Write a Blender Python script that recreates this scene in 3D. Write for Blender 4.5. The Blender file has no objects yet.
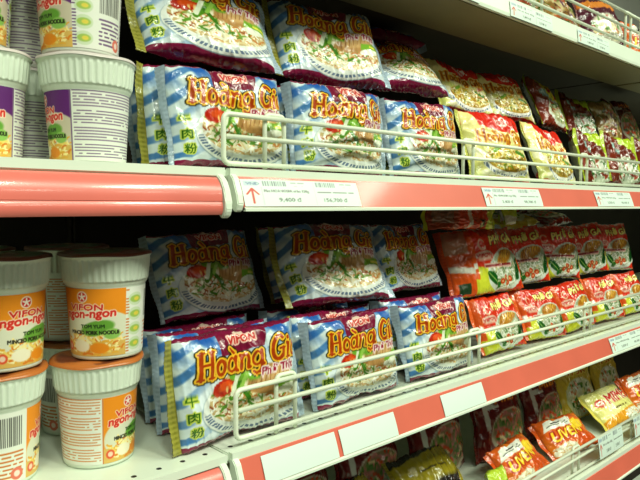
import bpy, bmesh, math, random
import numpy as np
from mathutils import Matrix, Vector

random.seed(7)
RNG = np.random.RandomState(11)
sc = bpy.context.scene
COL = sc.collection
EYE = Vector((0.0, 0.0, 1.35))
PI = math.pi

# ------------------------------------------------------------------ camera
TH = math.radians(47.6); PT = math.atan(34 / 622.0)
hx = Vector((math.cos(TH), math.sin(TH), 0)); rx = Vector((math.sin(TH), -math.cos(TH), 0))
fw = hx * math.cos(PT) - Vector((0, 0, 1)) * math.sin(PT)
up = Vector((0, 0, 1)) * math.cos(PT) + hx * math.sin(PT)
cd = bpy.data.cameras.new('camera'); cam = bpy.data.objects.new('camera', cd); COL.objects.link(cam)
cam.matrix_world = Matrix(((rx.x, up.x, -fw.x, EYE.x), (rx.y, up.y, -fw.y, EYE.y), (rx.z, up.z, -fw.z, EYE.z), (0, 0, 0, 1)))
cd.sensor_width = 36; cd.lens = 622 / 640 * 36; cd.clip_start = 0.02; cd.clip_end = 50
sc.camera = cam

# ------------------------------------------------------------------ materials
def base_mat(name):
    m = bpy.data.materials.new(name); m.use_nodes = True
    nt = m.node_tree; b = nt.nodes['Principled BSDF']
    return m, nt, b

def lin(c):
    c = np.asarray(c, float)
    return np.where(c <= 0.04045, c / 12.92, ((c + 0.055) / 1.055) ** 2.4)

def bump(nt, b, scale, strength, dist=0.001, detail=3):
    tc = nt.nodes.new('ShaderNodeTexCoord'); n = nt.nodes.new('ShaderNodeTexNoise'); bp = nt.nodes.new('ShaderNodeBump')
    n.inputs['Scale'].default_value = scale; n.inputs['Detail'].default_value = detail
    bp.inputs['Strength'].default_value = strength; bp.inputs['Distance'].default_value = dist
    nt.links.new(tc.outputs['Object'], n.inputs['Vector']); nt.links.new(n.outputs['Fac'], bp.inputs['Height'])
    nt.links.new(bp.outputs['Normal'], b.inputs['Normal'])
    return n

def plain(name, rgb, rough=0.4, spec=0.5, bscale=60, bstr=0.05, var=0.06, coat=0.0):
    m, nt, b = base_mat(name)
    b.inputs['Roughness'].default_value = rough; b.inputs['Specular IOR Level'].default_value = spec
    b.inputs['Coat Weight'].default_value = coat; b.inputs['Coat Roughness'].default_value = 0.12
    tc = nt.nodes.new('ShaderNodeTexCoord'); n = nt.nodes.new('ShaderNodeTexNoise'); cr = nt.nodes.new('ShaderNodeValToRGB')
    n.inputs['Scale'].default_value = 9; n.inputs['Detail'].default_value = 5
    c = lin(rgb)
    cr.color_ramp.elements[0].position = .3; cr.color_ramp.elements[1].position = .7
    cr.color_ramp.elements[0].color = (*(c * (1 - var)), 1); cr.color_ramp.elements[1].color = (*np.minimum(c * (1 + var), 1), 1)
    nt.links.new(tc.outputs['Object'], n.inputs['Vector']); nt.links.new(n.outputs['Fac'], cr.inputs['Fac'])
    nt.links.new(cr.outputs['Color'], b.inputs['Base Color'])
    bump(nt, b, bscale, bstr)
    return m

def printed(name, rough, spec, bscale, bstr, bdist=0.0015, coat=0.0):
    m, nt, b = base_mat(name)
    a = nt.nodes.new('ShaderNodeAttribute'); a.attribute_name = 'print'
    nt.links.new(a.outputs['Color'], b.inputs['Base Color'])
    b.inputs['Roughness'].default_value = rough; b.inputs['Specular IOR Level'].default_value = spec
    b.inputs['Coat Weight'].default_value = coat; b.inputs['Coat Roughness'].default_value = 0.08
    if bstr > 0: bump(nt, b, bscale, bstr, bdist)
    return m

M_FILM = printed('printed_film', 0.22, 0.5, 42, 0.7, 0.004, coat=0.32)
def crinkle(m):
    """sharp creases in the film so that it glints in facets"""
    nt = m.node_tree; b = nt.nodes['Principled BSDF']; b0 = next(n for n in nt.nodes if n.type == 'BUMP'); tc = next(n for n in nt.nodes if n.type == 'TEX_COORD')
    v = nt.nodes.new('ShaderNodeTexVoronoi'); v.inputs['Scale'].default_value = 26; v.feature = 'SMOOTH_F1'; v.inputs['Smoothness'].default_value = .25
    n = nt.nodes.new('ShaderNodeTexNoise'); n.inputs['Scale'].default_value = 14; mx = nt.nodes.new('ShaderNodeVectorMath'); mx.operation = 'MULTIPLY_ADD'
    mx.inputs[1].default_value = (.06, .06, .06)
    nt.links.new(tc.outputs['Object'], n.inputs['Vector']); nt.links.new(n.outputs['Color'], mx.inputs[0]); nt.links.new(tc.outputs['Object'], mx.inputs[2])
    nt.links.new(mx.outputs[0], v.inputs['Vector'])
    b1 = nt.nodes.new('ShaderNodeBump'); b1.inputs['Strength'].default_value = .36; b1.inputs['Distance'].default_value = .012
    nt.links.new(v.outputs['Distance'], b1.inputs['Height']); nt.links.new(b0.outputs['Normal'], b1.inputs['Normal'])
    nt.links.new(b1.outputs['Normal'], b.inputs['Normal']); nt.links.new(b1.outputs['Normal'], b.inputs['Coat Normal'])
crinkle(M_FILM)
M_SLEEVE = printed('printed_paper_sleeve', 0.38, 0.4, 30, 0.08)
M_PAPER = printed('printed_tag_paper', 0.45, 0.4, 30, 0.03)
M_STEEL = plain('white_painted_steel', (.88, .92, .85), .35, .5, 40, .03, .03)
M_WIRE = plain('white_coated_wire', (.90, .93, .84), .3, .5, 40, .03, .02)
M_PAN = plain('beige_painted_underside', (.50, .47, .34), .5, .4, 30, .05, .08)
M_SHADE = plain('shade_darkened_steel', (.24, .21, .16), .6, .3, 30, .05, .1)  # dark brown that paints shade onto painted steel
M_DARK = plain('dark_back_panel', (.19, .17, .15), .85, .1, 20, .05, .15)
M_RED = plain('red_plastic_strip', (.84, .40, .32), .45, .5, 25, .04, .06, coat=.3)
M_BUMP = plain('salmon_plastic_bumper', (.90, .46, .41), .3, .55, 14, .15, .08, coat=.9)
M_CUP = plain('white_cup_foam', (.86, .90, .83), .45, .4, 60, .03, .02)
M_CLEARW = plain('silvery_wrap', (.75, .76, .74), .15, .9, 40, .7, .15, coat=.6)
M_FLOOR = plain('beige_floor_tile', (.40, .38, .34), .4, .5, 6, .03, .06)
M_CEIL = plain('white_ceiling_panel', (.85, .86, .82), .8, .2, 6, .03, .04)

def deck_mat():
    """white painted deck with a row of small punched holes along its front edge"""
    m, nt, b = base_mat('perforated_white_deck')
    N = nt.nodes; L = nt.links
    tc = N.new('ShaderNodeTexCoord'); sp = N.new('ShaderNodeSeparateXYZ'); L.new(tc.outputs['Object'], sp.inputs[0])
    def math_(op, a, bb=None):
        n = N.new('ShaderNodeMath'); n.operation = op
        if isinstance(a, (int, float)): n.inputs[0].default_value = a
        else: L.new(a, n.inputs[0])
        if bb is not None:
            if isinstance(bb, (int, float)): n.inputs[1].default_value = bb
            else: L.new(bb, n.inputs[1])
        return n.outputs[0]
    xm = math_('SUBTRACT', math_('FRACT', math_('MULTIPLY', sp.outputs['X'], 1 / .0295)), .5)
    dx = math_('MULTIPLY', xm, .0295)
    dy = math_('SUBTRACT', sp.outputs['Y'], .017)
    d = math_('SQRT', math_('ADD', math_('MULTIPLY', dx, dx), math_('MULTIPLY', dy, dy)))
    hole = math_('LESS_THAN', d, .0031)
    mx = N.new('ShaderNodeMix'); mx.data_type = 'RGBA'
    mx.inputs[6].default_value = (*lin((.87, .91, .84)), 1); mx.inputs[7].default_value = (.01, .01, .01, 1)
    L.new(hole, mx.inputs[0]); L.new(mx.outputs[2], b.inputs['Base Color'])
    b.inputs['Roughness'].default_value = .33
    return m
M_DECK = deck_mat()

# ------------------------------------------------------------------ object helpers
def tag(o, label, cat, group=None, kind=None):
    if label: o['label'] = label
    if cat: o['category'] = cat
    if group: o['group'] = group
    if kind: o['kind'] = kind
    return o

def empty(name, label, cat, loc=(0, 0, 0), rot=(0, 0, 0), group=None):
    o = bpy.data.objects.new(name, None); COL.objects.link(o)
    o.empty_display_size = .02; o.location = loc; o.rotation_euler = rot
    return tag(o, label, cat, group)

def link(name, me, mat, parent=None):
    if mat and not me.materials: me.materials.append(mat)
    o = bpy.data.objects.new(name, me); COL.objects.link(o)
    if parent: o.parent = parent
    return o

def bm_obj(name, bm, mat, parent=None, smooth=False):
    bmesh.ops.recalc_face_normals(bm, faces=bm.faces)
    me = bpy.data.meshes.new(name); bm.to_mesh(me); bm.free()
    if smooth: me.polygons.foreach_set('use_smooth', [True] * len(me.polygons))
    return link(name, me, mat, parent)

def box_bm(x0, x1, y0, y1, z0, z1, bev=0.0):
    bm = bmesh.new(); bmesh.ops.create_cube(bm, size=1)
    for v in bm.verts:
        v.co = ((x0 + x1) / 2 + v.co.x * (x1 - x0), (y0 + y1) / 2 + v.co.y * (y1 - y0), (z0 + z1) / 2 + v.co.z * (z1 - z0))
    if bev: bmesh.ops.bevel(bm, geom=list(bm.edges), offset=bev, segments=2, affect='EDGES')
    return bm

def prism_bm(profile, x0, x1):
    """profile: closed list of (y,z), extruded along x"""
    bm = bmesh.new()
    a = [bm.verts.new((x0, y, z)) for y, z in profile]; b = [bm.verts.new((x1, y, z)) for y, z in profile]
    n = len(profile)
    for i in range(n): bm.faces.new((a[i], a[(i + 1) % n], b[(i + 1) % n], b[i]))
    bm.faces.new(a); bm.faces.new(list(reversed(b)))
    return bm

def tube_bm(pts, r, seg=10, closed=False):
    bm = bmesh.new(); P = [Vector(p) for p in pts]; n = len(P); rings = []
    prev = None
    for i in range(n):
        a = P[i - 1] if (i > 0 or closed) else P[i]; b = P[(i + 1) % n] if (i < n - 1 or closed) else P[i]
        t = (b - a).normalized()
        if prev is None:
            ref = Vector((0, 0, 1)) if abs(t.z) < .9 else Vector((0, 1, 0))
            nrm = t.cross(ref).normalized()
        else:
            nrm = (prev - t * prev.dot(t)).normalized()
        prev = nrm; bi = t.cross(nrm)
        rings.append([bm.verts.new(P[i] + (nrm * math.cos(2 * PI * k / seg) + bi * math.sin(2 * PI * k / seg)) * r) for k in range(seg)])
    m = n if closed else n - 1
    for i in range(m):
        A = rings[i]; B = rings[(i + 1) % n]
        for k in range(seg): bm.faces.new((A[k], A[(k + 1) % seg], B[(k + 1) % seg], B[k]))
    if not closed:
        bm.faces.new(rings[0]); bm.faces.new(list(reversed(rings[-1])))
    return bm

def round_path(pts, rad, seg=5):
    """round the corners of an open polyline"""
    P = [Vector(p) for p in pts]; out = [P[0]]
    for i in range(1, len(P) - 1):
        a = (P[i - 1] - P[i]).normalized(); b = (P[i + 1] - P[i]).normalized()
        s = P[i] + a * rad; e = P[i] + b * rad
        for k in range(seg + 1):
            t = k / seg
            out.append(s * (1 - t) ** 2 + P[i] * 2 * t * (1 - t) + e * t ** 2)
    out.append(P[-1]); return out

def grid_mesh(name, V, C, wrap_v=False, smooth=True):
    """V (nu,nv,3) positions, C (nu,nv,3) sRGB print colours stored per vertex"""
    nu, nv = V.shape[:2]
    idx = np.arange(nu * nv).reshape(nu, nv)
    a = idx[:-1, :]; b = idx[1:, :]
    if wrap_v: q = np.stack([a, b, np.roll(b, -1, 1), np.roll(a, -1, 1)], -1)
    else: q = np.stack([a[:, :-1], b[:, :-1], b[:, 1:], a[:, 1:]], -1)
    q = q.reshape(-1, 4)
    me = bpy.data.meshes.new(name)
    me.vertices.add(nu * nv); me.vertices.foreach_set('co', V.reshape(-1).astype(np.float32))
    nq = len(q)
    me.loops.add(nq * 4); me.loops.foreach_set('vertex_index', q.reshape(-1).astype(np.int32))
    me.polygons.add(nq); me.polygons.foreach_set('loop_start', np.arange(0, nq * 4, 4, dtype=np.int32))
    me.update(calc_edges=True); me.validate()
    me.polygons.foreach_set('use_smooth', [smooth] * len(me.polygons))
    if C is not None:
        at = me.color_attributes.new('print', 'FLOAT_COLOR', 'POINT')
        cc = np.ones((nu * nv, 4), np.float32); cc[:, :3] = lin(np.clip(C.reshape(-1, 3), 0, 1))
        at.data.foreach_set('color', cc.reshape(-1))
    return me

# ------------------------------------------------------------------ the print artist
_glyph = {}
def text_tris(s):
    if s in _glyph: return _glyph[s]
    c = bpy.data.curves.new('t', 'FONT'); c.body = s; c.resolution_u = 3
    o = bpy.data.objects.new('t', c); COL.objects.link(o)
    dg = bpy.context.evaluated_depsgraph_get(); ev = o.evaluated_get(dg); m = ev.to_mesh()
    m.calc_loop_triangles()
    v = np.array([p.co[:2] for p in m.vertices]); t = np.array([list(x.vertices) for x in m.loop_triangles])
    ev.to_mesh_clear(); bpy.data.objects.remove(o); bpy.data.curves.remove(c)
    tri = v[t]; lo = v.min(0); hi = v.max(0)
    _glyph[s] = (tri - lo, hi - lo)
    return _glyph[s]

class Art:
    def __init__(s, W, H, asp, bg):
        s.W, s.H, s.asp = W, H, asp
        s.X, s.Y = np.meshgrid((np.arange(W) + .5) / W * asp, (np.arange(H) + .5) / H)
        s.a = np.empty((H, W, 3)); s.a[:] = bg; s.px = 1.0 / H
    def blend(s, al, col, clip=None):
        al = np.clip(al, 0, 1)
        if clip is not None: al = al * clip
        s.a = s.a * (1 - al[..., None]) + np.asarray(col) * al[..., None]
    def sd(s, d, col, soft=1.0, clip=None): s.blend(.5 - d / (s.px * soft), col, clip)
    def ell(s, cx, cy, a, b, rot=0):
        c, n = math.cos(rot), math.sin(rot); x = s.X - cx; y = s.Y - cy
        return (np.sqrt(((x * c + y * n) / a) ** 2 + ((-x * n + y * c) / b) ** 2) - 1) * min(a, b)
    def poly(s, pts):
        """signed distance to a convex polygon given counter-clockwise"""
        d = np.full_like(s.X, -9.0); n = len(pts)
        for i in range(n):
            x0, y0 = pts[i]; x1, y1 = pts[(i + 1) % n]; l = math.hypot(x1 - x0, y1 - y0)
            d = np.maximum(d, ((y1 - y0) * (s.X - x0) - (x1 - x0) * (s.Y - y0)) / l)
        return d
    def rect(s, x0, y0, x1, y1): return s.poly([(x0, y0), (x1, y0), (x1, y1), (x0, y1)])
    def line(s, pts, w, col, clip=None, soft=1.0, D=None):
        """stroke a polyline of half-width w; with D given only lowers the distance field D"""
        p = np.array(pts, float); pad = w + .08 if D is not None else w + 3 * s.px
        i0 = max(int((p[:, 0].min() - pad) / s.asp * s.W), 0); i1 = min(int((p[:, 0].max() + pad) / s.asp * s.W) + 2, s.W)
        j0 = max(int((p[:, 1].min() - pad) * s.H), 0); j1 = min(int((p[:, 1].max() + pad) * s.H) + 2, s.H)
        if i1 <= i0 or j1 <= j0: return
        X = s.X[j0:j1, i0:i1]; Y = s.Y[j0:j1, i0:i1]; d = np.full(X.shape, 9.0)
        for (x0, y0), (x1, y1) in zip(p[:-1], p[1:]):
            dx, dy = x1 - x0, y1 - y0; l2 = dx * dx + dy * dy + 1e-12
            t = np.clip(((X - x0) * dx + (Y - y0) * dy) / l2, 0, 1)
            d = np.minimum(d, np.hypot(X - x0 - t * dx, Y - y0 - t * dy))
        d -= w
        if D is not None: D[j0:j1, i0:i1] = np.minimum(D[j0:j1, i0:i1], d); return
        al = np.clip(.5 - d / (s.px * soft), 0, 1)
        if clip is not None: al = al * clip[j0:j1, i0:i1]
        s.a[j0:j1, i0:i1] = s.a[j0:j1, i0:i1] * (1 - al[..., None]) + np.asarray(col) * al[..., None]
    def field(s, layers, D):
        for r, col in layers: s.sd(D - r, col)
    def text(s, txt, x, y, h, layers, shear=0.0, rot=0.0, width=None):
        """layers: (spread, colour) painted in turn, widest first"""
        tri, sz = text_tris(txt); k = h / sz[1]; kx = k if width is None else width / sz[0]
        T = tri.copy(); T[..., 0] = T[..., 0] * kx + T[..., 1] * k * shear; T[..., 1] *= k
        c, n = math.cos(rot), math.sin(rot)
        T = np.stack([T[..., 0] * c - T[..., 1] * n + x, T[..., 0] * n + T[..., 1] * c + y], -1)
        m = np.zeros((s.H, s.W), bool)
        for t in T:
            i0 = max(int(t[:, 0].min() / s.asp * s.W) - 1, 0); i1 = min(int(t[:, 0].max() / s.asp * s.W) + 2, s.W)
            j0 = max(int(t[:, 1].min() * s.H) - 1, 0); j1 = min(int(t[:, 1].max() * s.H) + 2, s.H)
            if i1 <= i0 or j1 <= j0: continue
            X = s.X[j0:j1, i0:i1]; Y = s.Y[j0:j1, i0:i1]
            e = [(t[(q + 1) % 3, 0] - t[q, 0]) * (Y - t[q, 1]) - (t[(q + 1) % 3, 1] - t[q, 1]) * (X - t[q, 0]) for q in range(3)]
            m[j0:j1, i0:i1] |= ((e[0] >= 0) & (e[1] >= 0) & (e[2] >= 0)) | ((e[0] <= 0) & (e[1] <= 0) & (e[2] <= 0))
        R = int(max(l[0] for l in layers) / s.px) + 2
        D = np.full((s.H, s.W), 99.0); D[m] = 0
        P = np.pad(m, R)
        for dj in range(-R, R + 1):
            for di in range(-R, R + 1):
                q = math.hypot(di, dj)
                if q <= R + .5:
                    D = np.where(P[R + dj:R + dj + s.H, R + di:R + di + s.W], np.minimum(D, q), D)
        D = (D - .5) * s.px
        for r, col in layers: s.sd(D - r, col)
    def dashes(s, x0, y0, x1, y1, rows, col, seed=0, dens=.75, fill=.45):
        """rows of small word-like marks"""
        g = random.Random(seed); hgt = (y1 - y0) / rows
        for k in range(rows):
            x = x0; yy = y0 + (k + .5) * hgt
            while x < x1:
                l = g.uniform(.012, .05)
                if g.random() < dens: s.line([(x, yy), (min(x + l, x1), yy)], hgt * fill * .5, col)
                x += l + .012
    def noodles(s, cx, cy, a, b, n, cols, clip, w=.006, seed=1):
        g = random.Random(seed)
        for _ in range(n):
            t = g.uniform(0, 2 * PI); q = math.sqrt(g.random())
            x, y = cx + a * q * math.cos(t), cy + b * q * math.sin(t)
            an = g.uniform(0, PI); l = g.uniform(.04, .11); bend = g.uniform(-1.3, 1.3)
            pts = []
            for k in range(6):
                pts.append((x, y)); x += math.cos(an) * l / 5; y += math.sin(an) * l / 5 * .7; an += bend / 5
            s.line(pts, w * g.uniform(.7, 1.3), g.choice(cols), clip)
    def sample(s, u, v):
        """bilinear; u,v arrays in 0..1"""
        x = np.clip(u * s.W - .5, 0, s.W - 1.001); y = np.clip(v * s.H - .5, 0, s.H - 1.001)
        i = x.astype(int); j = y.astype(int); fx = (x - i)[..., None]; fy = (y - j)[..., None]
        A = s.a
        return (A[j, i] * (1 - fx) + A[j, i + 1] * fx) * (1 - fy) + (A[j + 1, i] * (1 - fx) + A[j + 1, i + 1] * fx) * fy

def arc(cx, cy, a, b, t0, t1, n=14):
    return [(cx + a * math.cos(math.radians(t0 + (t1 - t0) * k / n)), cy + b * math.sin(math.radians(t0 + (t1 - t0) * k / n))) for k in range(n + 1)]

def royal_logo(A, x, y, h, width, layers, shear=.13, rise=0.0):
    """the two-word serif italic title painted letter by letter"""
    D = np.full_like(A.X, 9.0); strokes = []
    def bowl(o): strokes.append((arc(o + .24, .29, .2, .27, 0, 360, 20), .05)); strokes.append(([(o + .45, .58), (o + .45, .03), (o + .53, 0)], .075))
    o = 0
    for sx in (.1, .58): strokes.append(([(o + sx, 0), (o + sx, 1)], .085)); strokes.append(([(o + sx - .12, 0), (o + sx + .12, 0)], .03)); strokes.append(([(o + sx - .12, 1), (o + sx + .12, 1)], .03))
    strokes.append(([(o + .1, .52), (o + .58, .52)], .045)); o += .80
    strokes.append((arc(o + .25, .29, .2, .27, 0, 360, 20), .075)); o += .58
    bowl(o); strokes.append(([(o + .16, .95), (o + .36, .76)], .055)); o += .66
    strokes.append(([(o + .1, 0), (o + .1, .56), (o + .03, .58)], .075)); strokes.append((arc(o + .29, .33, .19, .24, 160, 0, 10) + [(o + .48, 0), (o + .56, 0)], .07)); o += .66
    bowl(o); strokes.append(([(o + .45, .1), (o + .44, -.18), (o + .36, -.32), (o + .2, -.34), (o + .08, -.24)], .055)); o += .95
    strokes.append((arc(o + .36, .5, .30, .48, 50, 320, 20), .08)); strokes.append(([(o + .42, .44), (o + .68, .44)], .035)); strokes.append(([(o + .6, .44), (o + .6, .1)], .08)); o += .8
    strokes.append(([(o + .1, 0), (o + .1, .56), (o + .02, .58)], .075)); strokes.append(([(o + .11, .80), (o + .12, .82)], .085)); strokes.append(([(o, 0), (o + .22, 0)], .03)); o += .30
    bowl(o); o += .55
    kx = width / o
    for pts, w in strokes:
        q = [(x + px * kx + (py * h) * shear, y + py * h + rise * px * kx) for px, py in pts]
        A.line(q, w * h * .78, None, D=D)
    A.field(layers, D)

def streaks(A, cx, cy, col, n=13, seed=0, r0=.30, strength=.85):
    ang = np.arctan2(A.Y - cy, A.X - cx); rad = np.hypot(A.X - cx, A.Y - cy)
    s = np.sin(ang * n + 1.5 * np.sin(rad * 9 + seed)) * .5 + .5 + .25 * np.sin(ang * n * 2.7 + seed)
    A.blend(np.clip((s - .45) * 2.2, 0, 1) * np.clip((rad - r0) * 8, 0, 1) * strength, col)

NOOD = [(.93, .92, .82), (.90, .86, .70), (.86, .78, .58), (.76, .48, .22), (.95, .95, .90), (.82, .64, .40), (.90, .88, .76)]
def art_beef(W=420, H=400):
    A = Art(W, H, 1.05, (.82, .88, .89))
    # slanting blue rays
    q = A.Y * 20 - A.X * 7 + .9 * np.sin(A.X * 7 + A.Y * 4)
    A.blend(np.clip(np.sin(q * 2.1) * 1.6 + .1, 0, 1) * np.clip(.95 - .5 * A.X, 0, 1) * .9, (.16, .40, .66))
    A.blend(np.clip((A.Y - .68) * 5, 0, 1) * np.clip(1.1 * np.sin(A.X * 19 + A.Y * 17 + 1.0) + .35, 0, 1), (.14, .36, .68))
    A.blend(np.clip(1 - np.abs(A.ell(.61, .36, .50, .34)) * 12, 0, 1) * .75, (.88, .92, .94))
    A.sd(A.poly([(.34, .735), (.74, .765), (.80, 1), (.31, 1)]), (.46, .07, .20))
    A.sd(A.rect(-1, .91, 2, 2), (.48, .08, .23)); A.sd(A.rect(-1, -1, 2, .115), (.48, .08, .23))
    A.sd(A.ell(.53, .905, .05, .018), (.85, .75, .68))
    A.text('VIFON', .415, .815, .062, [(.014, (.93, .76, .70)), (.003, (.76, .16, .14))], .1, .04)
    A.text('®', .645, .855, .018, [(.002, (.93, .78, .74))])
    # bowl
    A.sd(A.ell(.61, .345, .475, .275), (.55, .63, .66), 3); A.sd(A.ell(.61, .35, .47, .27), (.88, .90, .87))
    band = np.abs(A.ell(.61, .355, .435, .238)); ang = np.arctan2(A.Y - .335, (A.X - .61) * .55)
    A.blend((band < .014) * (np.sin(ang * 60) + .5 * np.sin(ang * 141) > -.35) * (A.Y < .33) * .85, (.30, .38, .50))
    ins = A.ell(.61, .40, .42, .225); clip = np.clip(.5 - ins / A.px, 0, 1)
    A.sd(ins, (.76, .66, .46))
    A.noodles(.61, .33, .40, .17, 330, NOOD, clip, .0095, 3)
    A.noodles(.55, .36, .36, .15, 60, [(.35, .52, .15), (.46, .60, .22), (.60, .30, .12)], clip, .006, 5)
    A.sd(A.ell(.76, .49, .21, .115, .2), (.70, .52, .30), 3); A.sd(A.ell(.78, .51, .16, .08, .2), (.80, .64, .42), 10)
    for k in range(9): A.line([(.58 + k * .04, .41 + .012 * k), (.61 + k * .04, .57)], .004, (.60, .41, .22))
    A.sd(A.ell(.33, .50, .105, .065, .1), (.72, .13, .04)); A.sd(A.ell(.345, .51, .07, .038, .1), (.86, .30, .08)); A.line(arc(.38, .48, .024, .024, -40, 220), .009, (.96, .80, .50))
    for p, q2, w, c in (((.40, .40), (.60, .60), .024, (.30, .52, .10)), ((.42, .57), (.64, .53), .030, (.42, .64, .17)), ((.48, .50), (.56, .36), .020, (.22, .44, .09)),
                       ((.41, .43), (.47, .58), .020, (.88, .91, .80)), ((.58, .62), (.50, .47), .018, (.56, .74, .30)), ((.30, .32), (.35, .35), .014, (.36, .56, .16)), ((.43, .28), (.48, .26), .012, (.3, .52, .14)), ((.66, .28), (.70, .30), .011, (.3, .52, .14)), ((.55, .33), (.58, .30), .011, (.3, .52, .14))):
        A.line([p, q2], w, c)
    A.sd(A.poly([(.80, .40), (1.06, .43), (1.06, .50), (.82, .475)]), (.46, .66, .18), 2); A.sd(A.ell(.89, .385, .11, .035, .2), (.92, .93, .85))
    A.dashes(.85, .43, 1.03, .47, 1, (.93, .88, .35), 2)
    # titles
    royal_logo(A, .125, .595, .19, .95, [(.027, (.17, .15, .03)), (.016, (.93, .72, .18)), (.003, (.66, .23, .03))], rise=.04)
    A.text('Phở Thịt', .68, .505, .085, [(.012, (.93, .85, .84)), (.002, (.58, .06, .20))], .2, .05)
    for k, ch in enumerate('牛肉粉'):
        A.text(ch, .035 + .011 * k, .42 - .12 * k, .080, [(.011, (.80, .85, .34)), (.0015, (.12, .34, .06))])
    return A

def art_yellow(W=260, H=260):
    A = Art(W, H, 1.05, (.86, .84, .52))
    streaks(A, .55, .3, (.97, .95, .84), 11, 2, .2, .9)
    A.blend(np.clip(np.sin(A.X * 17 + A.Y * 9) - .3, 0, 1) * .7, (.74, .80, .30))
    A.sd(A.Y * -1 + .68 + .05 * np.sin(A.X * 6 + 1), (.86, .15, .09), 3)
    A.sd(A.poly([(.0, .66), (.22, .66), (.10, .92), (.0, .95)]), (.95, .90, .60), 3)
    A.line(arc(.55, .80, .12, .07, 150, 400), .014, (.97, .92, .88)); A.line([(.45, .76), (.60, .86), (.72, .75)], .012, (.97, .90, .86))
    A.text('VIFON', .44, .745, .05, [(.010, (.97, .90, .86)), (.002, (.80, .12, .1))])
    A.sd(A.ell(.55, .25, .44, .20), (.95, .95, .92)); ins = A.ell(.55, .29, .40, .165); clip = np.clip(.5 - ins / A.px, 0, 1)
    A.sd(ins, (.70, .55, .18)); A.noodles(.55, .28, .38, .14, 220, [(.88, .76, .30), (.92, .86, .55), (.68, .48, .12), (.94, .92, .75), (.42, .50, .12)], clip, .009, 5)
    for p, q, c in (((.72, .40), (.86, .36), (.30, .52, .15)), ((.3, .38), (.4, .44), (.45, .62, .18)), ((.8, .46), (.92, .5), (.75, .4, .3))): A.line([p, q], .024, c)
    band = np.abs(A.ell(.55, .26, .42, .185)); A.blend((band < .010) * (A.Y < .24) * (np.sin(A.X * 130) > -.3), (.40, .46, .58))
    royal_logo(A, .10, .50, .155, .86, [(.028, (.97, .93, .66)), (.016, (.90, .62, .12)), (.000, (.60, .24, .04))], rise=.04)
    A.sd(A.rect(-1, -1, 2, .05), (.86, .15, .09))
    return A

def art_chicken(W=280, H=260):
    A = Art(W, H, 1.05, (.82, .17, .05))
    A.sd(A.poly([(-.1, -.1), (1.0, -.1), (.20, .40), (-.1, .46)]), (.78, .80, .20), 3)
    A.sd(A.ell(.64, .34, .45, .29, .2), (.80, .83, .78)); ins = A.ell(.65, .36, .40, .25, .2); clip = np.clip(.5 - ins / A.px, 0, 1)
    A.sd(ins, (.62, .66, .54)); A.noodles(.62, .28, .36, .20, 190, [(.86, .88, .82), (.72, .74, .64), (.80, .78, .58), (.40, .50, .30), (.90, .91, .86)], clip, .010, 8)
    A.sd(A.ell(.68, .53, .26, .095, .3), (.70, .46, .10), 2, clip); A.sd(A.ell(.72, .56, .17, .045, .3), (.86, .66, .24), 4, clip)
    for k in range(6): A.line([(.48 + k * .065, .45 + k * .02), (.55 + k * .065, .58 + k * .02)], .007, (.52, .28, .06), clip)
    A.sd(A.ell(.96, .34, .16, .065, 1.1), (.05, .28, .07), 2); A.sd(A.ell(.30, .26, .13, .06, -.7), (.07, .33, .08), 2); A.sd(A.ell(.42, .15, .08, .04, .4), (.10, .38, .10), 2); A.line([(.22, .33), (.38, .18)], .006, (.55, .70, .35))
    for x, y in ((.52, .20), (.60, .25), (.64, .17), (.72, .22)): A.sd(A.ell(x, y, .045, .04), (.74, .24, .07), 2); A.sd(A.ell(x, y, .016, .016), (.90, .62, .42), 2)
    A.sd(A.poly([(.16, .395), (.80, .375), (.82, .43), (.16, .45)]), (.86, .70, .64), 2); A.dashes(.18, .395, .79, .44, 1, (.52, .10, .12), 4, .95, .55)
    A.sd(A.ell(.20, .56, .16, .055), (.88, .72, .64), 2); A.text('VIFON', .08, .54, .045, [(.003, (.70, .10, .08))], 0, 0, .24)
    A.line(arc(.19, .70, .05, .065, 30, 330), .012, (.90, .70, .58))
    A.text('PHỞ GÀ', .36, .685, .15, [(.018, (.42, .12, .02)), (.007, (.95, .92, .50))], .05, .06, .64)
    A.sd(A.rect(-1, .93, 2, 2), (.74, .12, .04)); A.sd(A.rect(-1, -1, 2, .05), (.74, .74, .18))
    A.sd(A.poly([(-.1, .30), (.06, .26), (.08, .95), (-.1, .95)]), (.86, .34, .10), 2); A.sd(A.rect(-.1, .40, .06, .47), (.92, .91, .86), 2)
    return A

def art_brown_tip(W=180, H=180):
    A = Art(W, H, 1.0, (.42, .13, .06))
    A.blend(np.clip(np.sin(A.X * 9 + 2 * np.sin(A.Y * 6)), 0, 1) * .6, (.55, .22, .12))
    A.sd(A.poly([(.55, .80), (1.1, .55), (1.1, 1.1), (.45, 1.1)]), (.70, .80, .14), 2)
    A.sd(A.ell(.62, .30, .40, .24), (.76, .79, .70), 2); clip = np.clip(.5 - A.ell(.62, .30, .37, .21) / A.px, 0, 1)
    A.noodles(.62, .30, .36, .2, 110, [(.86, .88, .80), (.14, .36, .10), (.30, .46, .2), (.92, .92, .88), (.60, .20, .1)], clip, .018, 19)
    A.sd(A.ell(.30, .66, .18, .06, -.4), (.55, .68, .66), 3); A.sd(A.rect(-1, -1, 2, .06), (.40, .12, .06))
    return A

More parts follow.
